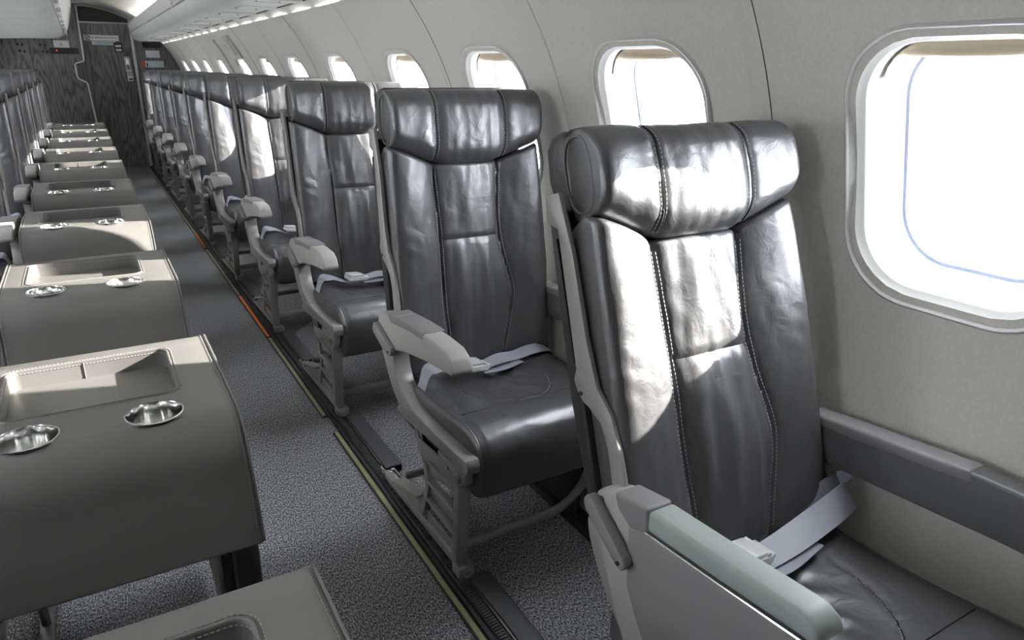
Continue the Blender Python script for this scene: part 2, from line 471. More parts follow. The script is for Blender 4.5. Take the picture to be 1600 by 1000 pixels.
# panel joints (dark gaps) and raised ribs on the right wall
tn = 1
for y, kind in [(.942, 'g'), (2.315, 'g'), (3.07, 'r'), (3.92, 'g'), (4.63, 'r'), (5.40, 'g'), (6.40, 'r'), (7.23, 'g'), (8.05, 'r'), (8.86, 'g'), (1.64, 'r'), (-.46, 'g')]:
    for side in (1, -1):
        bm = bmesh.new(); w_ = .0014 if kind == 'g' else .004; h_ = .0012 if kind == 'g' else .0025
        grid(bm, 3, 40, lambda u, v: cyl(y-w_+2*w_*u, S_LOW+(S_TOP-S_LOW)*v, -h_*(1-abs(2*u-1)**3)-.0002, side), 0)
        bmesh.ops.recalc_face_normals(bm, faces=bm.faces[:])
        struct(finish('trim_%d' % tn, bm, 'groove' if kind == 'g' else 'rib')); tn += 1
        if kind == 'g':   # soft shoulder beside the joint
            bm = bmesh.new()
            grid(bm, 6, 40, lambda u, v: cyl(y+.018+.03*u, S_LOW+(S_TOP-S_LOW)*v, -.0035*math.sin(PI*u)**2+.0004, side), 0)
            bmesh.ops.recalc_face_normals(bm, faces=bm.faces[:])
            struct(finish('trim_%d' % tn, bm, 'wall')); tn += 1

# ceiling: the same circle between the two valances, with light ribs
bm = bmesh.new()
s0 = .70
def ceil(u, v):
    a = s0/R+(PI-2*s0/R)*u; y = Y0+(Y1-Y0)*v
    ph = (y % .42)/.42
    d = .010*math.sin(PI*ph)**.6
    return Vector((CX+(R+d)*math.cos(a), y, CZ+(R+d)*math.sin(a)))
grid(bm, 40, 440, ceil)
bmesh.ops.recalc_face_normals(bm, faces=bm.faces[:])
struct(finish('ceiling', bm, 'plastic_white'))

# floor
bm = bmesh.new(); box(bm, (CX-1.0, Y0-.02, -.04), (CX+1.0, Y1+.03, 0))
struct(finish('floor', bm, 'carpet', smooth=False))
# back wall behind the camera
def disk(bm, y, th, pts, mi=0): prism(bm, pts, y, y+th, 0, mi, 'y')
full = [(CX+1.10*math.cos(a), CZ+1.10*math.sin(a)) for a in [math.radians(-40+i*5) for i in range(53)]]
bm = bmesh.new(); disk(bm, Y0-.03, .03, [(CX+.93, -.02)]+full+[(CX-.93, -.02)])
struct(finish('wall_back', bm, 'wood', smooth=False))
bm = bmesh.new(); disk(bm, Y1, .03, [(CX+.93, -.02)]+full+[(CX-.93, -.02)])
struct(finish('wall_front', bm, 'wall', smooth=False))

# ------------------------------------------------------------------ bulkhead at the far end
YB = 9.95
def skin_pts(a0, a1, n=24, r=R+.006): return [(CX+r*math.cos(math.radians(a0+(a1-a0)*i/n)), CZ+r*math.sin(math.radians(a0+(a1-a0)*i/n))) for i in range(n+1)]
# left partition: edge line has the notch where the door latches
edge = [(.100, 1.815), (.087, 1.245), (.078, 1.228), (.005, 1.205), (-.008, 1.190), (-.008, 1.060), (.004, 1.035), (.070, 1.000), (.085, .980), (.106, .556), (.115, .0)]
bm = bmesh.new(); disk(bm, YB, .04, [(x, z) for x, z in edge[::-1]][:0]+[(-.80, 0)]+[(x, z) for x, z in edge[::-1]]+skin_pts(92, 192, 24))
struct(finish('wall_bulkhead_left', bm, 'wood', smooth=False))
bm = bmesh.new(); tube(bm, [(x, YB-.006, z) for x, z in edge], .012, 8, rx=.009, upv=(0, 1, 0))
t_ = struct(finish('trim_%d' % tn, bm, 'trim')); tn += 1
# right partition
bm = bmesh.new(); disk(bm, YB, .04, [(.632, 0), (1.05, 0), (1.07, .2), (1.12, .42)]+skin_pts(-8, 41, 16)+[(.9, 1.50), (.632, 1.50)])
struct(finish('wall_bulkhead_right', bm, 'wood', smooth=False))
bm = bmesh.new(); box(bm, (.603, YB-.02, 0), (.630, YB+.05, 1.70), 0, .005)
struct(finish('trim_%d' % tn, bm, 'trim')); tn += 1
# door between the partitions, header strip, and a black sheet standing for the unlit void above
dr = empty('door_1', (0, YB+.10, 0)); struct(dr)
bm = bmesh.new(); box(bm, (-.06, 0, 0), (.64, .03, 1.642)); finish('door_leaf', bm, 'wood', dr, smooth=False)
bm = bmesh.new(); box(bm, (-.06, -.012, 1.642), (.64, .03, 1.660), 0, .003); finish('header_trim', bm, 'trim', dr)
bm = bmesh.new(); disk(bm, .02, .02, [(-.06, 1.66), (.64, 1.66)]+skin_pts(58, 100, 14, R-.01)); finish('dark_void_sheet', bm, 'black', dr, smooth=False)
bm = bmesh.new(); box(bm, (.420, -.018, 1.335), (.510, 0, 1.440), 0, .006); lb = finish('latch_box', bm, 'black', dr)
for z in (1.402, 1.358):
    bm = bmesh.new(); box(bm, (.436, -.024, z-.011), (.496, -.017, z+.011), 0, .003); finish('latch_bar', bm, 'plastic_white', lb)
bm = bmesh.new(); box(bm, (.506, -.012, 1.110), (.572, 0, 1.285), 0, .012); hp = finish('handle_plate', bm, 'trim', dr)
bm = bmesh.new(); box(bm, (.520, -.016, 1.140), (.558, -.011, 1.265), 0, .008); finish('recessed_handle', bm, 'steel', hp)
bm = bmesh.new(); box(bm, (.512, -.006, 1.010), (.576, 0, 1.105), 0, .004)
hl = finish('handle_label', bm, 'sign_white', dr)
def text(body, size, loc, parent, matk='sign_ink', align='LEFT', name='lettering', bold=0.0):
    c = bpy.data.curves.new(name, 'FONT'); c.body = body; c.size = size; c.align_x = align; c.align_y = 'CENTER'; c.extrude = .0006; c.offset = bold
    o = bpy.data.objects.new(name, c); COL.objects.link(o)
    bpy.context.view_layer.update(); me = bpy.data.meshes.new_from_object(o.evaluated_get(bpy.context.evaluated_depsgraph_get()))
    bpy.data.objects.remove(o); bpy.data.curves.remove(c)
    o = bpy.data.objects.new(name, me); COL.objects.link(o); me.materials.clear(); me.materials.append(M[matk])
    o.rotation_euler = (PI/2, 0, 0); o.location = loc; o.parent = parent; return o
text('OPEN', .022, (.544, -.007, 1.082), hl, align='CENTER', bold=.0004)
bm = bmesh.new(); box(bm, (.526, -.008, 1.022), (.566, -.005, 1.040)); finish('printed_mark', bm, 'sign_ink', hl)
# struct arch frame of the doorway
bm = bmesh.new(); tube(bm, [(x, YB-.004, z) for x, z in skin_pts(60.5, 91.5, 20, R-.010)], .006, 6)
struct(finish('trim_%d' % tn, bm, 'trim')); tn += 1

# signs on the door and the partitions: things of their own
s = empty('no_smoking_sign', (.305, YB+.10, 1.487)); tag(s, 'long white no smoking in lavatory sign at the top of the dark wood door', 'sign')
bm = bmesh.new(); box(bm, (-.178, -.005, -.030), (.178, 0, .030), 0, .002); finish('plate', bm, 'sign_white', s)
bm = bmesh.new(); tube(bm, [(-.140+.023*math.cos(a*PI/12), -.006, .023*math.sin(a*PI/12)) for a in range(24)], .0035, 6, closed=True, upv=(0, 1, 0))
box(bm, (-.158, -.0075, -.004), (-.122, -.0055, .004)); 
for v in bm.verts[-8:]:
    x, z = v.co.x+.140, v.co.z; v.co.x = -.140+x*.707-z*.707; v.co.z = x*.707+z*.707
finish('prohibition_mark', bm, 'sign_ink', s)
text('NO SMOKING IN LAVATORY', .0212, (-.108, -.006, 0), s, bold=.0003)
s = empty('blue_notice', (.325, YB+.10, 1.432)); tag(s, 'pale blue notice stuck just under the long white door sign', 'notice')
bm = bmesh.new(); box(bm, (-.125, -.004, -.024), (.125, 0, .022), 0, .002); finish('plate', bm, 'sign_blue', s)
bm = bmesh.new()
for i, (a, b) in enumerate([(-.09, .09), (-.075, .075)]): box(bm, (a, -.0052, .006-.016*i), (b, -.004, .009-.016*i))
finish('printed_line', bm, 'sign_ink', s)
s = empty('indicator_bar', (-.085, YB, 1.335)); tag(s, 'black bar with a small red light on the left partition', 'indicator')
bm = bmesh.new(); box(bm, (-.140, -.03, -.030), (.140, 0, .030), 0, .006); finish('housing', bm, 'black', s)
bm = bmesh.new(); box(bm, (-.082, -.033, -.004), (-.070, -.029, .008), 0, .002); finish('red_lamp', bm, 'red_led', s)
s = empty('metal_plate', (-.105, YB, 1.405)); tag(s, 'square pale metal plate above the black indicator bar', 'plate')
bm = bmesh.new(); box(bm, (-.075, -.006, -.037), (.075, 0, .040), 0, .004); finish('plate', bm, 'trim', s)
bm = bmesh.new(); box(bm, (-.012, -.010, -.012), (.012, -.006, .012), 0, .004); finish('screw_cap', bm, 'steel', s)
for gi, (gx, lab) in enumerate([(-.50, 'four black hinge screws nearest the left seats on the partition'), (-.285, 'four black hinge screws left of the black indicator bar')]):
    s = empty('hinge_screws', (gx, YB, 1.36)); tag(s, lab, 'screws')
    for dx, dz in ((-.022, .035), (.022, .030), (-.012, -.035), (.032, -.040)):
        bm = bmesh.new(); box(bm, (dx-.011, -.008, dz-.011), (dx+.011, 0, dz+.011), 0, .005); finish('screw', bm, 'black', s)
s = empty('white_placard', (.815, YB, 1.318)); tag(s, 'plain white placard on the right partition above the seats', 'sign')
bm = bmesh.new(); box(bm, (-.075, -.005, -.040), (.075, 0, .040), 0, .002); finish('plate', bm, 'sign_white', s)
s = empty('exit_placard', (.805, YB, 1.205)); tag(s, 'pale placard with red end and dark figure, lower on the right partition', 'sign')
bm = bmesh.new(); box(bm, (-.115, -.005, -.036), (.115, 0, .036), 0, .002); pl = finish('plate', bm, 'sign_blue', s)
bm = bmesh.new(); box(bm, (-.115, -.0065, -.036), (-.085, -.004, .036)); finish('red_band', bm, 'sign_red', pl)
bm = bmesh.new(); box(bm, (-.074, -.0065, -.026), (-.058, -.004, .010), 0, .001); box(bm, (-.071, -.0065, .014), (-.061, -.004, .025), 0, .001); finish('figure', bm, 'sign_ink', pl)
s = empty('dark_sign', (.815, YB, 1.415)); tag(s, 'dark blue-black sign right under the overhead panel on the right partition', 'sign')
bm = bmesh.new(); box(bm, (-.10, -.02, -.030), (.10, 0, .030), 0, .004); finish('housing', bm, 'black', s)

# ------------------------------------------------------------------ overhead service panel (right) and bins (left)
ps = empty('overhead_service_panel', (0, 0, 0)); tag(ps, 'long white overhead service panel with louvres above the right-hand seats', 'overhead panel')
sec = [(.888, 1.470), (.880, 1.461), (.865, 1.458), (.700, 1.457), (.672, 1.461), (.645, 1.474), (.625, 1.495), (.612, 1.522), (.608, 1.548), (.622, 1.552), (.64, 1.60), (.72, 1.62), (.888, 1.56)]
bm = bmesh.new(); prism(bm, sec, Y0, YB-.002, 0, 0, 'y'); finish('lower_shell', bm, 'plastic_grey', ps, angle=30)
bm = bmesh.new(); prism(bm, [(.606, 1.560), (.598, 1.585), (.588, 1.625), (.592, 1.645), (.602, 1.64), (.612, 1.60), (.63, 1.56)], Y0, YB-.002, 0, 0, 'y'); finish('upper_fascia', bm, 'plastic_grey', ps, angle=30)
bm = bmesh.new(); box(bm, (.612, Y0, 1.546), (.66, YB-.003, 1.566)); finish('dark_slot', bm, 'louvre', ps, smooth=False)
bm = bmesh.new()
for i in range(44):
    y = Y0+.2+i*.28; box(bm, (.604, y, 1.550), (.614, y+.012, 1.562), 0, .002)
finish('clip', bm, 'trim', ps)['kind'] = 'stuff'
bm = bmesh.new(); tube(bm, [(.886, Y0, 1.463), (.886, YB, 1.463)], .006, 8); finish('edge_seal', bm, 'gasket', ps)
y = 9.55; li = 0
while y > 1.0:
    bm = bmesh.new()
    box(bm, (.705, y-.030, 1.4535), (.865, y-.022, 1.4585)); box(bm, (.700, y-.10, 1.4535), (.86, y-.094, 1.4585))
    finish('louvre', bm, 'louvre', ps, smooth=False)
    bm = bmesh.new(); box(bm, (.700, y-.20, 1.448), (.866, y-.105, 1.459), 0, .004); finish('service_hatch', bm, 'plastic_white', ps)
    bm = bmesh.new(); box(bm, (.775, y-.158, 1.445), (.785, y-.148, 1.449), 0, .002); finish('latch', bm, 'louvre', ps)
    y -= .47; li += 1
# cord looping over the upper fascia
bm = bmesh.new(); tube(bm, smooth_path([(.570, 5.6, 1.70), (.578, 5.56, 1.655), (.578, 5.5, 1.60), (.594, 5.4, 1.568)]), .007, 8)
tag(finish('hanging_strap', bm, 'plastic_white'), 'short white strap hanging over the edge of the upper fascia', 'strap')
# lamps in the coves: a strip behind the panel washing the wall, one above the fascia washing the ceiling
y = 9.9; i = 0
while y > Y0+1:
    bm = bmesh.new(); box(bm, (.846, y-.60, 1.476+.09), (.886, y, 1.484+.09), 0, .003)
    y -= .66
    o = finish('cove_lamp', bm, 'lamp'); tag(o, 'slim strip lamp hidden behind the overhead panel washing the right wall', 'lamp', 'wall washing lamps behind the overhead panel'); 
y = 9.2
while y > Y0+1:
    bm = bmesh.new(); box(bm, (.625, y-.60, 1.622), (.665, y, 1.634), 0, .003); y -= .66
    o = finish('ceiling_lamp', bm, 'lamp_c'); tag(o, 'slim strip lamp in the cove above the right fascia', 'lamp', 'ceiling washing lamps in the cove')

# left bins: ten units, ribbed
bsec = [(-.80, 1.42), (-.70, 1.435), (-.55, 1.445), (-.35, 1.450), (-.20, 1.452), (-.13, 1.458), (-.075, 1.480), (-.030, 1.525), (.000, 1.590), (.028, 1.680), (.050, 1.760), (.062, 1.822)]
def bin_section(scale):
    cx, cz = -.40, 1.66
    return [(cx+(x-cx)*scale, cz+(z-cz)*scale) for x, z in bsec]
bb = YB-.01; L_ = .70
order = ['farthest', 'second from the far partition', 'third from the far partition', 'fourth from the far partition', 'fifth from the far partition', 'sixth from the far partition', 'seventh from the far partition', 'eighth from the far partition', 'ninth from the far partition', 'tenth from the far partition', 'eleventh from the far partition']
for i in range(11):
    y1_ = bb-i*L_; y0_ = y1_-L_+.006
    if y0_ < Y0: break
    root = empty('overhead_bin', (0, y0_, 0)); tag(root, 'white overhead bin on the left, %s' % order[i], 'overhead bin', 'overhead bins on the left')
    bm = bmesh.new()
    st = [(t*(L_-.006), .70+.30*math.sin(PI*(.04+.92*t))**.55) for t in (0, .02, .05, .1, .18, .3, .42, .5, .58, .7, .82, .9, .95, .98, 1)]
    pts = [Vector((x, 0, z)) for x, z in bsec]
    rows = []
    for yy, scl in st:
        s_ = bin_section(scl); s_ = [(p.x, p.z) for p in smooth_path([(x, 0, z) for x, z in s_], 4)]
        rows.append([bm.verts.new((x, yy, z)) for x, z in s_]+[bm.verts.new((-.3, yy, 1.74)), bm.verts.new((-.78, yy, 1.44))])
    for a, b in zip(rows, rows[1:]):
        n = len(a)
        for q in range(n): bm.faces.new((a[q], a[(q+1) % n], b[(q+1) % n], b[q]))
    bm.faces.new(rows[0][::-1]); bm.faces.new(rows[-1]); bmesh.ops.recalc_face_normals(bm, faces=bm.faces[:])
    finish('body', bm, 'plastic_grey', root, angle=40)
    bm = bmesh.new(); tube(bm, [(-.055, .04, 1.488), (-.055, L_-.05, 1.488)], .004, 6); finish('door_seam', bm, 'louvre', root)
    bm = bmesh.new(); box(bm, (-.050, L_/2-.05, 1.490), (-.024, L_/2+.05, 1.512), 0, .006); finish('latch', bm, 'trim', root)

# ------------------------------------------------------------------ floor tracks and path strips
def bar(name, x0, x1, y0, y1, z0, z1, mk, bev=.002, parent=None):
    bm = bmesh.new(); box(bm, (x0, y0, z0), (x1, y1, z1), 0, bev); return finish(name, bm, mk, parent)
tr = empty('seat_track', (0, 0, 0)); tag(tr, 'dark seat track running the length of the aisle under the right-hand seats', 'seat track')
bar('black_housing', .586, .600, Y0, 9.9, .001, .012, 'gasket', .003, tr)
bm = bmesh.new()
prism(bm, [(.600, .001), (.600, .014), (.606, .020), (.622, .020), (.626, .014), (.626, .001)], Y0, 9.9, .0, 0, 'y')
n0 = len(bm.verts)
finish('ribbed_edge', bm, 'gasket', tr)
bm = bmesh.new()
y = .3
while y < 6: box(bm, (.601, y, .019), (.620, y+.004, .0222)); y += .009
finish('rubber_rib', bm, 'track_cover', tr, smooth=False)['kind'] = 'stuff'
bar('rail', .626, .662, Y0, 9.9, .001, .010, 'track_metal', .002, tr)
bar('rail_lip', .628, .632, Y0, 9.9, .008, .018, 'track_metal', .001, tr)
bar('rail_lip', .655, .659, Y0, 9.9, .008, .018, 'track_metal', .001, tr)
tr = empty('wall_side_track', (0, 0, 0)); tag(tr, 'black seat track along the floor beside the right wall', 'seat track')
bar('rail', .985, 1.045, Y0, 9.9, .001, .018, 'gasket', .003, tr)
bm = bmesh.new(); y = .5
while y < 9.8: tube(bm, [(1.015, y, .018), (1.015, y, .0195)], .008, 8); y += .10
finish('rail_hole', bm, 'black', tr)['kind'] = 'stuff'
for i, (a, b, mk, lab) in enumerate([(-.3, 2.17, 'glow_strip', 'yellow-green floor path strip, nearest length beside the front right seats'),
        (2.30, 3.20, 'glow_strip', 'yellow-green floor path strip between the break and the near orange length'),
        (3.21, 3.93, 'orange_strip', 'orange length of floor path strip nearer the viewer'),
        (3.94, 5.12, 'glow_strip', 'yellow-green floor path strip between the two orange lengths'),
        (5.16, 5.70, 'orange_strip', 'orange length of floor path strip farther down the aisle'),
        (5.71, 9.85, 'glow_strip', 'yellow-green floor path strip running on to the far door')]):
    s = empty('floor_path_strip', (0, a, 0)); tag(s, lab, 'floor strip')
    bm = bmesh.new(); box(bm, (.563, 0, .001), (.586, b-a, .006), 0, .002); finish('base', bm, 'gasket', s)
    bm = bmesh.new(); box(bm, (.5675, .004, .005), (.5805, b-a-.004, .009), 0, .002); finish('coloured_insert', bm, mk, s)
ORD = ['nearest', 'second', 'third', 'fourth', 'fifth', 'sixth', 'seventh', 'eighth', 'ninth', 'tenth']
for i in range(10):
    y = 1.286+.97*(i-1)
    bm = bmesh.new(); prism(bm, [(.634, .0190), (.634, .0225), (.638, .025), (.680, .025), (.684, .022), (.684, .002), (.680, .002), (.680, .0190)], y-.46+.04, y-.02, 0, 0, 'y')
    o = finish('track_cover', bm, 'track_cover'); tag(o, 'charcoal track cover on the floor in front of the foot of the %s right-hand seat' % ORD[i], 'track cover', 'track covers between the right-hand seats')

# ------------------------------------------------------------------ seats
# local frame: x across (aisle side -), y away from the viewer, z up; origin on the floor under the front foot, seat centre line
W2 = .226
def pillow(bm, nx, ny, X, Hf, depth, r, back, P, mi=0, rx=None):
    """rounded cushion. X(a,b)->x, Hf(a,b)->h, a,b in -1..1; depth(x,h,a,b)->front depth; P(x,h,d)->point"""
    rx = rx or r
    def samp(n): return [math.sin(PI/2*(-1+2*i/n))*.55+(-1+2*i/n)*.45 for i in range(n+1)]
    A = samp(nx); B = samp(ny)
    def rnd(e, rr): 
        if e >= rr: return 0
        q = (rr-e)/rr; return rr*(1-math.sqrt(max(0, 1-q*q)))
    V = []
    for b in B:
        row = []
        for a in A:
            x = X(a, b); h = Hf(a, b)
            ex = abs(abs(X(1 if a > 0 else -1, b))-abs(x)); ey = abs(Hf(a, 1 if b > 0 else -1)-h)
            row.append(bm.verts.new(P(x, h, depth(x, h, a, b)+rnd(ex, rx)*.98+rnd(ey, r)*.98)))
        V.append(row)
    for j in range(ny):
        for i in range(nx):
            bm.faces.new((V[j][i], V[j][i+1], V[j+1][i+1], V[j+1][i])).material_index = mi
    # skirt and back
    ring = [(A[i], -1) for i in range(nx+1)]+[(1, B[j]) for j in range(1, ny+1)]+[(A[i], 1) for i in range(nx-1, -1, -1)]+[(-1, B[j]) for j in range(ny-1, 0, -1)]
    top = [V[0][i] for i in range(nx+1)]+[V[j][nx] for j in range(1, ny+1)]+[V[ny][i] for i in range(nx-1, -1, -1)]+[V[j][0] for j in range(ny-1, 0, -1)]
    prev = top
    for k, sh in ((.5, .97), (1, .925)):
        cur = []
        for (a, b), t in zip(ring, top):
            x = X(a, b); h = Hf(a, b); hc = (Hf(0, -1)+Hf(0, 1))/2
            d0 = depth(x, h, a, b)+r*.98
            cur.append(bm.verts.new(P(x*sh, hc+(h-hc)*sh, d0+(back-d0)*k)))
        n = len(cur)
        for i in range(n): bm.faces.new((prev[i], prev[(i+1) % n], cur[(i+1) % n], cur[i])).material_index = mi
        prev = cur
    bm.faces.new(prev).material_index = mi
    bmesh.ops.recalc_face_normals(bm, faces=bm.faces[:])
def nz(x, y, z=0): return noise.noise(Vector((x, y, z)))
def gauss(x, s): return math.exp(-(x/s)**2)
def seam_l(h): # left (aisle) seam, right is mirrored with a stronger bulge
    return -(.099-.010*min(1, max(0, (.54-h)/.2))-.006*gauss(h-.05, .08))
def seam_r(h):
    return .098-.012*gauss(h-.40, .13)+.027*gauss(h-.175, .095)-.012*gauss(h+.02, .06)
HSEAM = .342

def make_seat(mirror=False, tilt=6.0, by=.35, tray=False, belt='buckled', seed=0, name='passenger_seat', simple=False):
    tilt_r = math.radians(tilt); sn, cs = math.sin(tilt_r), math.cos(tilt_r)
    Z0 = .42
    def P(x, h, d): # back frame -> seat frame
        return Vector((x, by+h*sn+d*cs, Z0+h*cs-d*sn))
    root = empty(name)
    F = lambda nm, bm, mk, par=None, ang=None, smooth=True: finish(nm, bm, mk, par if par is not None else root, smooth=smooth, mirror=mirror, angle=ang)
    # ---------------- backrest
    bm = bmesh.new()
    def halfw(b): 
        h = (b+1)/2*.58
        return .225, .207+.030*min(1, max(0, (.56-h)/.30))**.9
    def X(a, b):
        l, r_ = halfw(b); return a*(l if a < 0 else r_)
    def Hf(a, b):
        x = abs(X(a, b)); top = .542+.046*min(1, max(0, (x-.095)/.125)); return (b+1)/2*top+(1-(b+1)/2)*(-.012)
    def depth(x, h, a, b):
        sl, sr = seam_l(h), seam_r(h); top = .58; t = max(0, min(1, h/.56))
        d = 0
        if x < sl or x > sr:      # bolsters
            q = (sl-x)/(.226+sl) if x < sl else (x-sr)/(.230-sr)
            d -= .034*(math.sin(PI/2*min(1, q/.80))**.9 if q < .80 else 1-.30*((q-.80)/.20)**1.6)*(.70+.30*t)
            d += .0022*nz(x*34+seed, h*11+(3 if x < 0 else 7), 1)*min(1, q*3)
            d += .0016*nz(x*60, h*26+seed, 9)*gauss(q-.2, .3)*gauss(t-.55, .35)
            d += .0030*math.sin(h*150+x*70)*gauss(t-.60, .10)*gauss(q-.8, .3)*.35
        else:
            q = (x-sl)/(sr-sl)
            d -= .010*math.sin(PI*q)**.7
            d -= .012*math.exp(-((h-.17)/.13)**2)*math.sin(PI*q)
            d += .010*nz(x*34+seed*1.7, h*6.0, 2.2)*math.sin(PI*q)**.5*(.35+.65*gauss(h-.22, .17))
            d += .0016*nz(x*90+seed, h*16, 5.2)
            d += .006*gauss(h-HSEAM, .0035)+.002*gauss(h-HSEAM+.010, .010)
            d += .0025*gauss(q-.15, .1)*nz(h*30, seed, 3)
        g = min(abs(x-sl), abs(x-sr)); d += .0075*gauss(g, .0035)+.003*gauss(g, .012)
        return d
    pillow(bm, 84, 76, X, Hf, depth, .013, .075, P, rx=.013)
    st = []
    for sf in (seam_l, seam_r):
        for off in (-.0055, .0055):
            pts = [P(sf(h)+off, h, depth(sf(h)+off, h, 0, 0)-.0008) for h in [i*.53/60 for i in range(1, 60)]]
            dashes(bm, pts, .0072, .0046, .0008)
        pts = [P(sf(h), h, depth(sf(h), h, 0, 0)-.0010) for h in [i*.535/50 for i in range(51)]]
        tube(bm, pts, .0016, 5, mi=2)
    pts = [P(x, HSEAM, depth(x, HSEAM, 0, 0)-.0005) for x in [seam_l(HSEAM)+.004+i*(seam_r(HSEAM)-seam_l(HSEAM)-.008)/20 for i in range(21)]]
    tube(bm, pts, .0010, 4, mi=2)
    back = F('backrest', bm, ['leather', 'thread', 'seam'], ang=50)
    # ---------------- headrest
    bm = bmesh.new()
    def Xh(a, b): return a*.214-.003
    def Hh(a, b):
        x = abs(a)*.214; bot = .538+.046*min(1, max(0, (x-.07)/.14))**1.1
        top = .727-.004*max(0, x-.15)/.08
        return bot+(b+1)/2*(top-bot)
    def dh(x, h, a, b):
        d = -.030-.012*(1-abs(b)**2.2)
        d -= .016*min(1, (abs(x)/.2))**2
        g = min(abs(x-.098), abs(x+.098)); d += .0065*gauss(g, .0035)+.0035*gauss(g, .014)
        if abs(x) < .095: d -= .004*math.cos(x/.095*PI/2); d += .0042*nz(x*38+seed, h*7, 4)*(.4+.6*abs(b)); d += .002*nz(x*95+seed, h*18, 6)
        else: d += .003*nz(x*26+seed*2, h*12, 5); d += .003*gauss(abs(x)-.112, .012)*nz(h*70, seed, 2)
        return d
    pillow(bm, 72, 44, Xh, Hh, dh, .046, .055, P, rx=.014)
    for sx in (-.098, .098):
        for off in (-.0055, .0055):
            pts = []
            for i in range(40):
                b = -.92+1.84*i/39; h = Hh(sx/.214, b)
                hb, ht = Hh(sx/.214, -1), Hh(sx/.214, 1); e = min(h-hb, ht-h)
                q = max(0, (.046-e)/.046); rr = .046*(1-math.sqrt(1-q*q))*.98
                pts.append(P(sx+off, h, dh(sx+off, h, sx/.214, b)+rr-.0008))
            dashes(bm, pts, .0072, .0046, .0008)
            if off > 0: tube(bm, [p+Vector((-off, 0, 0)) for p in pts], .0015, 5, mi=2)
    # piped oval end panels
    for sx in (-1, 1):
        hb, ht = Hh(1, -1), Hh(1, 1); hc, hr = (hb+ht)/2, (ht-hb)/2
        loop = []
        for i in range(36):
            an = 2*PI*i/36; cx_, sy_ = math.cos(an), math.sin(an)
            ex = math.copysign(abs(cx_)**.75, cx_); ey = math.copysign(abs(sy_)**.75, sy_)
            loop.append(P(sx*.211-.003, hc+ey*hr*.84, .010+ex*.034))
        tube(bm, loop, .0022, 6, mi=0, closed=True, upv=(1, 0, 0))
    head = F('headrest', bm, ['leather', 'thread', 'seam'], ang=50)
    # posts
    for px in (-.045, .045):
        bm = bmesh.new(); tube(bm, [P(px, .50, .035), P(px, .60, .035)], .005, 8); F('headrest_post', bm, 'gasket')
    # leather hood over the top of the shell, behind the headrest
    bm = bmesh.new()
    hood = [(.59, .060), (.60, .110), (.66, .128), (.715, .122), (.735, .100), (.735, .062), (.70, .056)]
    hp_ = [(P(0, h, d).y, P(0, h, d).z) for h, d in hood]
    prism(bm, hp_, -.196, .196, .010, 0, 'x', 3)
    F('headrest_hood', bm, 'leather_dark', ang=60)
    # shell and side strips
    bm = bmesh.new()
    pts = [(-.01, .078), (-.01, .10), (.3, .118), (.61, .105), (.61, .078)]
    prism(bm, [(P(0, h, d).y, P(0, h, d).z) for h, d in pts], -.219, .212, .006)
    F('back_shell', bm, 'gasket', ang=30)  # shell coloured black to stand for the shaded gap beside the side strip
    bm = bmesh.new()
    strip = [(.635, .045), (.635, .085), (.59, .086), (.578, .062), (.352, .066), (.334, .076), (.318, .072), (.299, .060), (.29, .045), (.266, .018), (.227, .009), (.10, .010), (.0, .012), (.0, -.020), (.172, -.022), (.216, -.021), (.281, -.012), (.323, .016), (.40, .026), (.53, .030)]
    prism(bm, [(P(0, h, d).y, P(0, h, d).z) for h, d in strip], -.233, -.2235, .002)
    F('side_frame', bm, 'frame', ang=30)
    bm = bmesh.new(); prism(bm, [(P(0, h, d).y, P(0, h, d).z) for h, d in [(.565, .074), (.565, .084), (.36, .084), (.36, .072)]], -.230, -.220, .001); F('side_gasket', bm, 'gasket')
    bm = bmesh.new(); tube(bm, [P(-.235, .312, .060), P(-.232, .312, .060)], .004, 8, upv=(0, 0, 1)); F('screw', bm, 'black')
    # ---------------- seat cushion
    bm = bmesh.new()
    prof = smooth_path([(0, .385, .405), (0, .33, .412), (0, .22, .408), (0, .10, .414), (0, .01, .428), (0, -.045, .427), (0, -.082, .405), (0, -.100, .365), (0, -.098, .315), (0, -.082, .272), (0, -.055, .258), (0, .0, .262)], 8)
    N = len(prof)-1
    def nrm(i):
        t = (prof[min(i+1, N)]-prof[max(i-1, 0)]).normalized(); return Vector((0, t.z, -t.y))*-1
    def cfn(u, v):
        i = v*N; k = min(int(i), N-1); f = i-k; p = prof[k].lerp(prof[k+1], f); n_ = nrm(k).lerp(nrm(k+1), f).normalized()
        a = math.sin(PI/2*(2*u-1))*.5+(2*u-1)*.5; x = a*.228; e = .228-abs(x); d = 0
        if e < .028: q = (.028-e)/.028; d -= .028*(1-math.sqrt(max(0, 1-q*q)))
        y = p.y
        if y > -.06 and p.z > .38:
            # centre hollow with a U seam, front transverse seam
            rr = math.hypot(x/.135, (y-.28)/.235)
            inside = max(0, 1-rr)
            d -= .010*min(1, inside*2.2)
            sg = abs(rr-1)*.15
            if y > .045: d -= .0045*gauss(sg, .004)
            d -= .004*gauss(y-.045, .004)
            d += .0075*nz(x*16+y*20+seed, y*14-x*12, 3)*min(1, inside*3)
            d += .0050*nz(x*40+y*14+seed, y*12, 8)*min(1, inside*2)
            d += .003*math.sin((x*.8+y)*85+3*nz(x*9, y*9, seed))*gauss(rr-.55, .3)*.6
        d += .0018*nz(x*14+seed, v*16, 6)
        d -= .003*gauss(abs(x)-.205, .003)*(1 if v < .97 else 0)
        return Vector((x, p.y, p.z))+n_*d
    # orientation of normals: make sure n_ points outward (up on the top)
    if nrm(10).z < 0:
        old = nrm
        def nrm(i): return -old(i)
    V, _ = grid(bm, 60, 88, cfn)
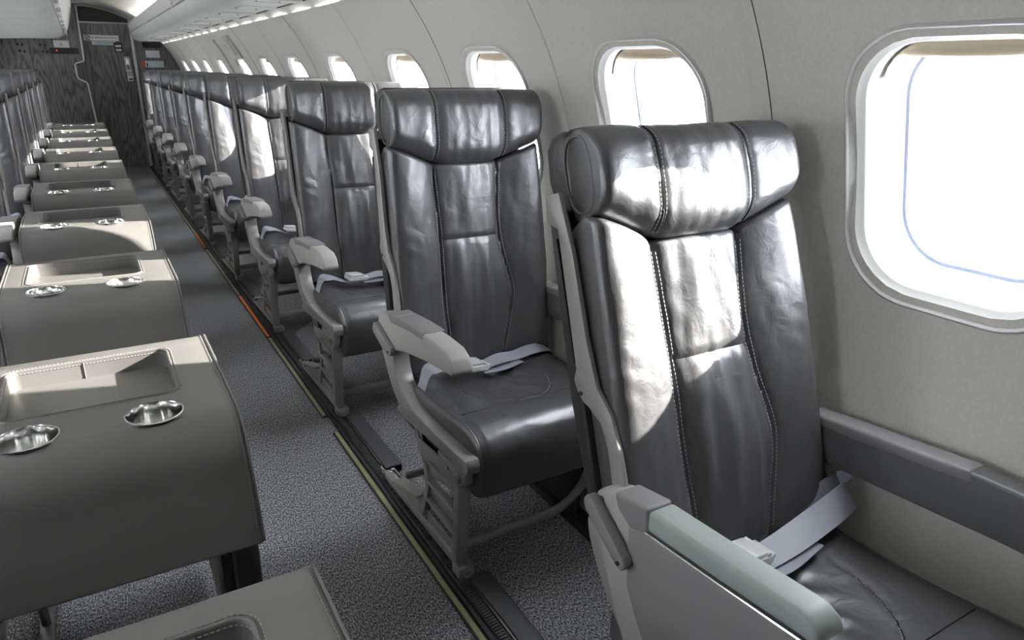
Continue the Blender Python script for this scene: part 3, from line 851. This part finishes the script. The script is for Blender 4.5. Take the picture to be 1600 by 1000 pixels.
    # close sides, back, bottom
    for side in (0, -1):
        ring = [row[side] for row in V]; bot = [bm.verts.new((ring[0].co.x, .385, .29)), bm.verts.new((ring[0].co.x, .0, .262))]
        bm.faces.new(ring+[bot[0]] if side == -1 else (ring+[bot[0]])[::-1])
    bm.faces.new([V[0][i] for i in range(len(V[0]))][::-1]+[bm.verts.new((-.228, .385, .29)), bm.verts.new((.228, .385, .29))])
    bm.faces.new([bm.verts.new(p) for p in ((-.228, .385, .29), (.228, .385, .29), (.228, .0, .262), (-.228, .0, .262))])
    bmesh.ops.remove_doubles(bm, verts=bm.verts[:], dist=.0002)
    bmesh.ops.recalc_face_normals(bm, faces=bm.faces[:])
    from mathutils.bvhtree import BVHTree
    bvh = BVHTree.FromBMesh(bm)
    def top_at(x, y, lift=.001):
        hit = bvh.ray_cast(Vector((x, y, 1)), Vector((0, 0, -1))); return Vector((x, y, (hit[0].z if hit[0] else .41)+lift))
    pts = [top_at(.135*math.cos(a), .28+.235*math.sin(a), .0004) for a in [math.radians(180+22+i*3) for i in range(0, 46)]]
    dashes(bm, [p+Vector((0, .004, 0)) for p in pts], .0072, .0046, .0008); tube(bm, pts, .0013, 4, mi=2)
    pts = [top_at(-.20+.4*i/40, .045, .0004) for i in range(41)]; tube(bm, pts, .0012, 4, mi=2)
    for sx in (.043, .957):
        pts = [cfn(sx, .16+.80*i/50)+Vector((0, 0, .0006)) for i in range(51)]
        tube(bm, pts, .0020, 5, mi=0)
    F('seat_cushion', bm, ['leather', 'thread', 'seam'], ang=50)
    # seat pan
    bm = bmesh.new(); box(bm, (-.215, .02, .255), (.215, .40, .30), 0, .01); F('seat_pan', bm, 'gasket')
    # ---------------- frame: side beam, leg casting, cross bar
    bm = bmesh.new()
    prism(bm, [(.31, .346), (.26, .372), (.20, .379), (.06, .378), (-.05, .383), (-.098, .388), (-.106, .372), (-.100, .352), (-.02, .350), (.12, .343), (.27, .328), (.31, .330)], -.262, -.228, .004)
    F('side_beam', bm, 'frame', ang=30)
    bm = bmesh.new()
    prism(bm, [(-.085, .352), (-.085, .320), (-.06, .300), (-.035, .318), (.06, .322), (.06, .338)], -.258, -.236, .004)
    tube(bm, [(-.266, -.052, .322), (-.232, -.052, .322)], .014, 12); tube(bm, [(-.269, -.052, .322), (-.262, -.052, .322)], .007, 6)
    F('front_bolt_boss', bm, 'frame', ang=30)
    leg = bm = bmesh.new()
    def rib(a, b, w_, x0=-.246, x1=-.226):
        (ya, za), (yb, zb) = a, b; dx, dz = yb-ya, zb-za; L2 = math.hypot(dx, dz); nx_, nz_ = -dz/L2*w_/2, dx/L2*w_/2
        prism(bm, [(ya+nx_, za+nz_), (yb+nx_, zb+nz_), (yb-nx_, zb-nz_), (ya-nx_, za-nz_)], x0, x1, .003)
    rib((-.035, .330), (-.005, .060), .030, -.252, -.220)   # front column
    rib((-.005, .075), (.000, .030), .034, -.246, -.222)
    rib((.235, .330), (.172, .235), .020); rib((.172, .240), (.162, .165), .018); rib((.163, .170), (.205, .065), .018)
    rib((-.02, .245), (.190, .255), .012); rib((-.015, .190), (.185, .190), .012); rib((-.01, .125), (.195, .135), .012)
    rib((.000, .052), (.49, .033), .024); rib((.195, .128), (.365, .082), .008, -.262, -.226); rib((.365, .082), (.40, .058), .008, -.258, -.226)
    prism(bm, [(.185, .05), (.40, .04), (.362, .082), (.20, .126)], -.240, -.236, .0)
    rib((.225, .330), (.205, .270), .05, -.242, -.232)
    rib((-.02, .28), (.20, .24), .07, -.238, -.234)          # webs between the ribs
    rib((.0, .160), (.185, .165), .026, -.238, -.234); rib((.0, .072), (.21, .075), .030, -.238, -.234)
    prism(bm, [(.02, .318), (.20, .300), (.20, .270), (.15, .262), (.02, .300)], -.252, -.246, .002)
    F('leg_casting', bm, 'frame', ang=30)
    bm = bmesh.new(); box(bm, (-.250, -.030, .0185), (-.205, .012, .048), 0, .006); tube(bm, [(-.228, -.036, .032), (-.228, -.026, .032)], .011, 12)
    F('front_foot', bm, 'frame')
    bm = bmesh.new(); tube(bm, [(-.235, .500, .028), (-.235, .535, .028)], .008, 10); tube(bm, [(-.244, .515, .024), (-.206, .515, .024)], .0055, 8); box(bm, (-.242, .47, .020), (-.222, .505, .045), 0, .004)
    F('rear_fitting', bm, 'steel')
    bm = bmesh.new()
    tube(bm, smooth_path([(-.228, .005, .092), (-.10, .003, .095), (.02, .0, .098), (.075, .0, .112), (.125, .0, .150), (.155, .0, .205), (.172, .0, .270), (.18, .0, .33)], 6), .015, 10, rx=.008, upv=(0, 0, 1))
    F('cross_bar', bm, 'frame', ang=60)
    bm = bmesh.new(); tube(bm, [(-.228, .36, .092), (.10, .36, .092), (.17, .36, .20), (.18, .36, .30)], .013, 8, rx=.008); F('cross_bar', bm, 'frame', ang=60)
    bm = bmesh.new()
    prism(bm, [(-.02, .33), (.0, .30), (.03, .20), (.05, .02), (.40, .02), (.37, .20), (.36, .33)], .150, .160, .0)
    F('wall_side_leg', bm, 'gasket', smooth=False)
    # curved arm support
    bm = bmesh.new()
    o_ = [(.424, .515), (.419, .485), (.394, .440), (.352, .386), (.302, .350), (.24, .333)]
    i_ = [(.200, .378), (.250, .389), (.300, .414), (.324, .450), (.330, .480), (.330, .515)]
    o_ = [(y, z) for _, y, z in smooth_path([(0, *p) for p in o_], 4)]; i_ = [(y, z) for _, y, z in smooth_path([(0, *p) for p in i_], 4)]
    prism(bm, o_+i_, -.258, -.212, .003)
    tube(bm, [(-.261, .245, .362), (-.256, .245, .362)], .015, 14)
    F('arm_support', bm, 'frame', ang=30)
    # ---------------- armrests
    if not tray:
        bm = bmesh.new()
        poly = [(.424, .535), (.421, .566), (.400, .583), (.297, .601), (.179, .609), (.074, .614), (.004, .612), (-.026, .598), (-.044, .572), (-.036, .561), (-.010, .561), (.104, .547), (.230, .525), (.323, .500), (.36, .490), (.41, .490)]
        prism(bm, poly, -.262, -.210, .006, seg=3)
        arm = F('armrest', bm, 'arm', ang=40)
        bm = bmesh.new()
        prism(bm, [(.350, .590), (.345, .5965), (.200, .6095), (.115, .6135), (.115, .597), (.20, .592), (.32, .576)], -.2630, -.2030, .003)
        F('arm_pad', bm, 'arm_mid', arm, ang=40)
        bm = bmesh.new(); prism(bm, [(.432, .532), (.424, .547), (.410, .552), (.303, .514), (.300, .500), (.312, .488), (.345, .487), (.428, .518)], -.276, -.261, .003)
        F('recline_lever', bm, 'arm_mid', arm, ang=40)
        bm = bmesh.new(); tube(bm, [(-.2785, .318, .499), (-.275, .318, .499)], .0035, 8); F('lever_screw', bm, 'black', arm)
    else:
        bm = bmesh.new()
        prism(bm, [(.412, .548), (.406, .572), (.388, .588), (.345, .594), (.30, .55), (.30, .45), (.27, .36), (.316, .358), (.344, .398), (.374, .462), (.398, .530)], -.258, -.212, .007, seg=3)
        arm = F('armrest', bm, 'arm', ang=40)
        bm = bmesh.new()
        prism(bm, [(.362, .5955), (.288, .6085), (.284, .562), (.32, .555), (.352, .572)], -.2595, -.2105, .005, seg=3); F('arm_cap', bm, 'arm_mid', arm, ang=40)
        bm = bmesh.new()
        prism(bm, [(.286, .608), (.15, .618), (.03, .629), (.010, .620), (.003, .602), (.02, .598), (.15, .585), (.286, .573)], -.2600, -.212, .008, seg=3); F('arm_pad', bm, 'arm_pad', arm, ang=40)
        bm = bmesh.new()
        prism(bm, [(.322, .558), (.286, .571), (.15, .583), (.02, .596), (-.03, .598), (-.045, .52), (-.045, .30), (.00, .20), (.12, .17), (.20, .22), (.25, .36), (.295, .42), (.317, .46)], -.262, -.242, .004, seg=2); F('tray_panel', bm, 'panel', arm, ang=40)
        bm = bmesh.new()
        tube(bm, [(-.2605, .286, .5715), (-.2605, .15, .5835), (-.2605, .02, .5965)], .0015, 6)
        box(bm, (-.258, -.085, .560), (-.215, .0, .597), 0, .004)
        F('hinge_line', bm, 'steel', arm)
        bm = bmesh.new(); prism(bm, [(.398, .530), (.374, .462), (.346, .398), (.316, .352), (.25, .27), (.14, .19), (.0, .19), (.0, .40), (.20, .50), (.33, .54)], -.2585, -.222, 0); F('lower_skirt', bm, 'arm', arm, smooth=False)
        bm = bmesh.new(); prism(bm, [(.412, .562), (.404, .573), (.392, .572), (.308, .516), (.303, .504), (.312, .492), (.324, .494), (.409, .548)], -.279, -.260, .004)
        F('recline_lever', bm, 'arm_mid', arm, ang=40)
        bm = bmesh.new(); tube(bm, [(-.2815, .318, .504), (-.276, .318, .504)], .0035, 8); F('lever_screw', bm, 'black', arm)
        bm = bmesh.new(); tube(bm, [(-.2600, .390, .566), (-.2570, .390, .566)], .006, 12); F('arm_plug', bm, 'arm_mid', arm)
    # window-side arm
    bm = bmesh.new()
    prism(bm, [(.46, .575), (.45, .590), (.30, .600), (.10, .618), (-.02, .620), (-.06, .606), (-.085, .575), (-.085, .545), (-.06, .530), (.05, .528), (.46, .500)], .228, .270, .006, seg=3)
    wa = F('window_armrest', bm, 'arm_dark', ang=40)
    bm = bmesh.new()
    prism(bm, [(.400, .5945), (.30, .6035), (.11, .6205), (.105, .600), (.30, .580), (.385, .575)], .226, .272, .006, seg=3)
    F('arm_pad', bm, 'arm_mid', wa, ang=40)
    bm = bmesh.new(); prism(bm, [(.46, .51), (.36, .505), (.34, .30), (.46, .30)], .240, .262, .004); F('arm_post', bm, 'frame', wa, ang=30)
    # ---------------- belt
    bb_ = bmesh.new()
    if belt == 'buckled':
        P1 = [((-.205, .300, .350), (0, 1, .2)), ((-.212, .255, .405), (0, 1, .35)), ((-.190, .262, .448), (.3, 1, .5)), ((-.150, .275, .445), (.1, 1, .2)), ((-.095, .262, .425), (0, 1, 0)), ((-.055, .262, .424), (0, 1, 0))]
        ribbon(bb_, P1, .040)
        P2 = [((-.030, .262, .432), (0, 1, .1)), ((.03, .272, .438), (0, 1, .25)), ((.09, .288, .430), (0, 1, .2)), ((.15, .300, .432), (0, 1, .25)), ((.215, .320, .418), (0, 1, .2)), ((.228, .335, .38), (0, 1, 0))]
        ribbon(bb_, P2, .042)
        P3 = [((-.04, .245, .423), (0, 1, 0)), ((.03, .252, .4195), (0, 1, 0)), ((.09, .270, .421), (0, 1, 0))]
        ribbon(bb_, P3, .036)
        bc = Vector((-.058, .258, .440)); ang = .12
    else:
        P1 = [((-.012, .283, .426), (.1, 1, .1)), ((.06, .283, .437), (.1, 1, .35)), ((.13, .284, .452), (.1, 1, .6)), ((.19, .285, .468), (.1, .8, .9)), ((.222, .287, .480), (0, .6, 1)), ((.233, .300, .486), (.1, .4, 1)), ((.222, .312, .484), (.3, .3, 1))]
        ribbon(bb_, P1, .050)
        P3 = [((.226, .308, .486), (.4, .3, .9)), ((.200, .314, .474), (.6, .4, .7)), ((.172, .322, .452), (.6, .7, .4)), ((.135, .330, .428), (.4, 1, .2)), ((.11, .34, .420), (.3, 1, .1))]
        ribbon(bb_, P3, .046, mi=1)
        P4 = [((.12, .275, .426), (.2, 1, 0)), ((.04, .262, .4205), (.1, 1, 0)), ((-.02, .262, .4205), (.1, 1, 0))]
        ribbon(bb_, P4, .040)
        bc = Vector((-.032, .285, .448)); ang = .05
    bl = F('seat_belt', bb_, ['belt', 'belt_dark'], ang=60)
    bm = bmesh.new()
    box(bm, (-.036, -.024, -.008), (.030, .024, .006), 0, .004)
    box(bm, (-.034, -.022, .006), (.012, .022, .013), 0, .003)
    box(bm, (.012, -.019, -.004), (.038, .019, .003), 0, .001)
    tube(bm, [(.018, -.022, .007), (.018, .022, .007)], .004, 8)
    bmesh.ops.scale(bm, verts=bm.verts[:], vec=(1.15, 1.15, 1.15))
    bmesh.ops.rotate(bm, verts=bm.verts[:], cent=(0, 0, 0), matrix=Matrix.Rotation(ang, 3, 'Z') @ Matrix.Rotation(.12, 3, 'Y'))
    bmesh.ops.translate(bm, verts=bm.verts[:], vec=bc)
    F('belt_buckle', bm, 'buckle', bl, ang=40)
    return root

XR = .855
# nearest right seat: reclined, with the deep tray armrest
s1 = make_seat(tilt=18, by=.337, tray=True, belt='loose', seed=3.1); s1.location = (XR, 1.300-.955, 0)
G = 'leather seats along the right-hand windows'
tag(s1, 'nearest dark leather seat, reclined, with green-grey armrest pad and loose belt', 'seat', G)
s2 = make_seat(seed=1.3); s2.location = (XR, 1.300, 0)
tag(s2, 'second nearest right-hand leather seat, behind the reclined seat with green-grey arm pad', 'seat', G)
LAB = ['third', 'fourth', 'fifth', 'sixth', 'seventh', 'eighth', 'ninth', 'tenth and farthest']
km = kidmap()
for i in range(8):
    c = copy_tree(s2, km); c.location = (XR, 1.300+.97*(i+1), 0)
    c['label'] = 'dark leather seat by the right-hand windows, %s from the viewer' % LAB[i]
GL = 'leather seats along the left wall'
sl = make_seat(mirror=True, seed=5.7); XL = -.568
LL = ['nearest', 'second', 'third', 'fourth', 'fifth', 'sixth', 'seventh', 'eighth', 'ninth', 'tenth and farthest']
km = kidmap()
LY = [.33, 1.30, 2.24, 3.20]+[1.300+.95*i for i in range(3, 9)]
for i, y in enumerate(LY):
    c = sl if i == 0 else copy_tree(sl, km); c.location = (XL, y, 0)
    tag(c, 'dark leather seat on the left, beside the %s console table' % LL[i], 'seat', GL)

# ------------------------------------------------------------------ console tables over the left aisle seats
def make_table():
    root = empty('console_table')
    # local: x centre = -.0625, far edge y = 0, z from the floor
    hw = .2225
    prof = [(0, .585), (-.004, .594), (-.012, .598)]+[(-.012-.40*i/8, .598) for i in range(1, 9)]
    prof += [(-.412-.105*math.sin(a), .598-.105*(1-math.cos(a))*1.15) for a in [math.radians(8*i) for i in range(1, 10)]]
    prof += [(-.530, .472), (-.550, .428), (-.564, .386), (-.558, .379), (-.53, .383), (0, .40)]
    bm = bmesh.new(); n = 1
    prism(bm, prof, -hw, hw, 0)
    es = [e for e in bm.edges if abs(e.verts[0].co.x-e.verts[1].co.x) < 1e-6]
    bmesh.ops.bevel(bm, geom=es, offset=.009, segments=3, profile=.5, affect='EDGES', clamp_overlap=True)
    o = finish('cover', bm, ['table', 'table_thread'], root, angle=30)
    rc = (-.0125, -.183)   # recess centre
    cb = bmesh.new(); prism(cb, [(rc[0]+x, rc[1]+y) for x, y in rrect(.146, .122, .022, 6)], .560, .65, 0, 0, 'z'); c1 = finish('cut', cb, 'table')
    cuts = [c1]
    for cx_ in (.0855, -.1085):
        cb = bmesh.new(); prism(cb, [(cx_+.0465*math.cos(a*PI/20), -.392+.0465*math.sin(a*PI/20)) for a in range(40)], .50, .65, 0, 0, 'z'); cuts.append(finish('cut', cb, 'table'))
    boolean_cut(o, cuts)
    o.data.materials.clear(); o.data.materials.append(M['table']); 
    for p in o.data.polygons: p.use_smooth = True
    o.data.set_sharp_from_angle(angle=math.radians(30))
    # recess piping, stitches
    bm = bmesh.new()
    loop = [(rc[0]+x, rc[1]+y, .5985) for x, y in rrect(.148, .124, .023, 6)]
    tube(bm, loop, .0022, 6, closed=True)
    l2 = [(rc[0]+x, rc[1]+y, .5990) for x, y in rrect(.155, .131, .028, 6)]; dashes(bm, l2+[l2[0]], .0065, .0042, .0008)
    l3 = [(rc[0]+x, rc[1]+y, .5930) for x, y in rrect(.1455, .1215, .022, 6)]; dashes(bm, l3+[l3[0]], .0065, .0042, .0009)
    tube(bm, [(rc[0]-.012, rc[1]+.1212, .5965), (rc[0]-.012, rc[1]+.1212, .562)], .0014, 6)
    finish('recess_piping', bm, ['table', 'table_thread'], root)
    # seam and stitches round the aisle-side edge
    for sx in (1, -1):
        bm = bmesh.new()
        pp = [Vector((sx*(hw-.006), y, z)) for y, z in prof[2:-3]]
        tube(bm, [p+Vector((sx*.0045, 0, .0008)) for p in pp], .0022, 6)
        dashes(bm, [p+Vector((-sx*.004, -.0006 if p.z < .58 else 0, .0010)) for p in pp], .0065, .0042, .0008)
        finish('edge_piping', bm, ['table', 'table_thread'], root)
    for cx_ in (.0855, -.1085):
        bm = bmesh.new()
        pr = [(.0490, .5985), (.0490, .6005), (.0465, .6012), (.0455, .5990), (.0445, .580), (.0438, .560), (.0430, .540), (.0, .540)]
        def lf(u, v):
            k = v*(len(pr)-1); i = min(int(k), len(pr)-2); t = k-i; r_ = pr[i][0]*(1-t)+pr[i+1][0]*t; r_ *= 1+(.022*noise.noise(Vector((3.5*math.cos(2*PI*u), 3.5*math.sin(2*PI*u), cx_*9))) if 3 <= k <= 6 else 0); z = pr[i][1]*(1-t)+pr[i+1][1]*t
            return Vector((cx_+r_*math.cos(2*PI*u), -.392+r_*math.sin(2*PI*u), z))
        grid(bm, 96, len(pr)-1, lf, closed_u=True, flip=True)
        finish('cup_holder', bm, 'steel', root, angle=35)
    # base
    bm = bmesh.new(); box(bm, (.168, -.548, .02), (.212, -.50, .40), 0, .008); finish('leg', bm, 'table_dark', root)
    bm = bmesh.new(); box(bm, (.150, -.50, .06), (.205, -.03, .39), 0, .01); finish('side_box', bm, 'table_dark', root)
    bm = bmesh.new(); box(bm, (-.205, -.40, .30), (.19, -.03, .40), 0, .01); finish('under_frame', bm, 'table_dark', root)
    bm = bmesh.new(); tube(bm, [(.140, -.52, .38), (.150, -.40, .02)], .009, 8); finish('leg', bm, 'frame', root)
    bm = bmesh.new(); tube(bm, [(-.19, -.10, .38), (-.19, -.10, .015)], .012, 8); finish('leg', bm, 'frame', root)
    bm = bmesh.new(); box(bm, (-.205, -.30, .0), (-.175, .20, .014), 0, .003); finish('foot_rail', bm, 'track_metal', root)
    return root
T0 = make_table(); km = kidmap()
TY = [.768, 1.701, 2.645, 3.605, 4.500, 5.430, 6.36, 7.29, 8.22, 9.15]
TO = ['nearest', 'second', 'third', 'fourth', 'fifth', 'sixth', 'seventh', 'eighth', 'ninth', 'farthest']
for i, y in enumerate(TY):
    c = T0 if i == 0 else copy_tree(T0, km); c.location = (-.0625, y, 0)
    tag(c, 'taupe leather console table with two steel cup holders, %s the viewer' % (TO[i]+(' to' if i in (0,) else ' from')), 'table', 'leather console tables left of the aisle')

# exit hatch details on the right wall
s = empty('exit_hatch', (0, 0, 0)); tag(s, 'emergency exit hatch outline with handle cover on the far right wall', 'hatch')
def skinbox(bm, y0, y1, sa, sb, th, mi=0):
    V, fs = grid(bm, 6, 10, lambda u, v: cyl(y0+(y1-y0)*u, sa+(sb-sa)*v, -th-.001), mi)
    V2, _ = grid(bm, 6, 10, lambda u, v: cyl(y0+(y1-y0)*u, sa+(sb-sa)*v, -.0005), mi)
    for side in (0, -1):
        for j in range(10): bm.faces.new((V[j][side], V[j+1][side], V2[j+1][side], V2[j][side]))
        for i in range(6): bm.faces.new((V[side][i], V[side][i+1], V2[side][i+1], V2[side][i]))
    bmesh.ops.recalc_face_normals(bm, faces=bm.faces[:])
bm = bmesh.new(); skinbox(bm, 6.375, 6.395, -.1, .655, .010); finish('edge_strip', bm, 'gasket', s)
bm = bmesh.new(); skinbox(bm, 6.340, 6.372, -.1, .665, .014); finish('edge_bead', bm, 'frame_win', s)
bm = bmesh.new(); skinbox(bm, 5.66, 5.86, .50, .675, .016); hc = finish('handle_cover', bm, 'frame_win', s)
bm = bmesh.new(); skinbox(bm, 5.69, 5.80, .530, .655, .0175); finish('recess', bm, 'blind', hc)
bm = bmesh.new(); skinbox(bm, 6.05, 6.13, .56, .61, .004); finish('placard', bm, 'sign_blue', s)
bm = bmesh.new(); skinbox(bm, 5.95, 6.05, .44, .49, .004); finish('placard', bm, 'blind', s)
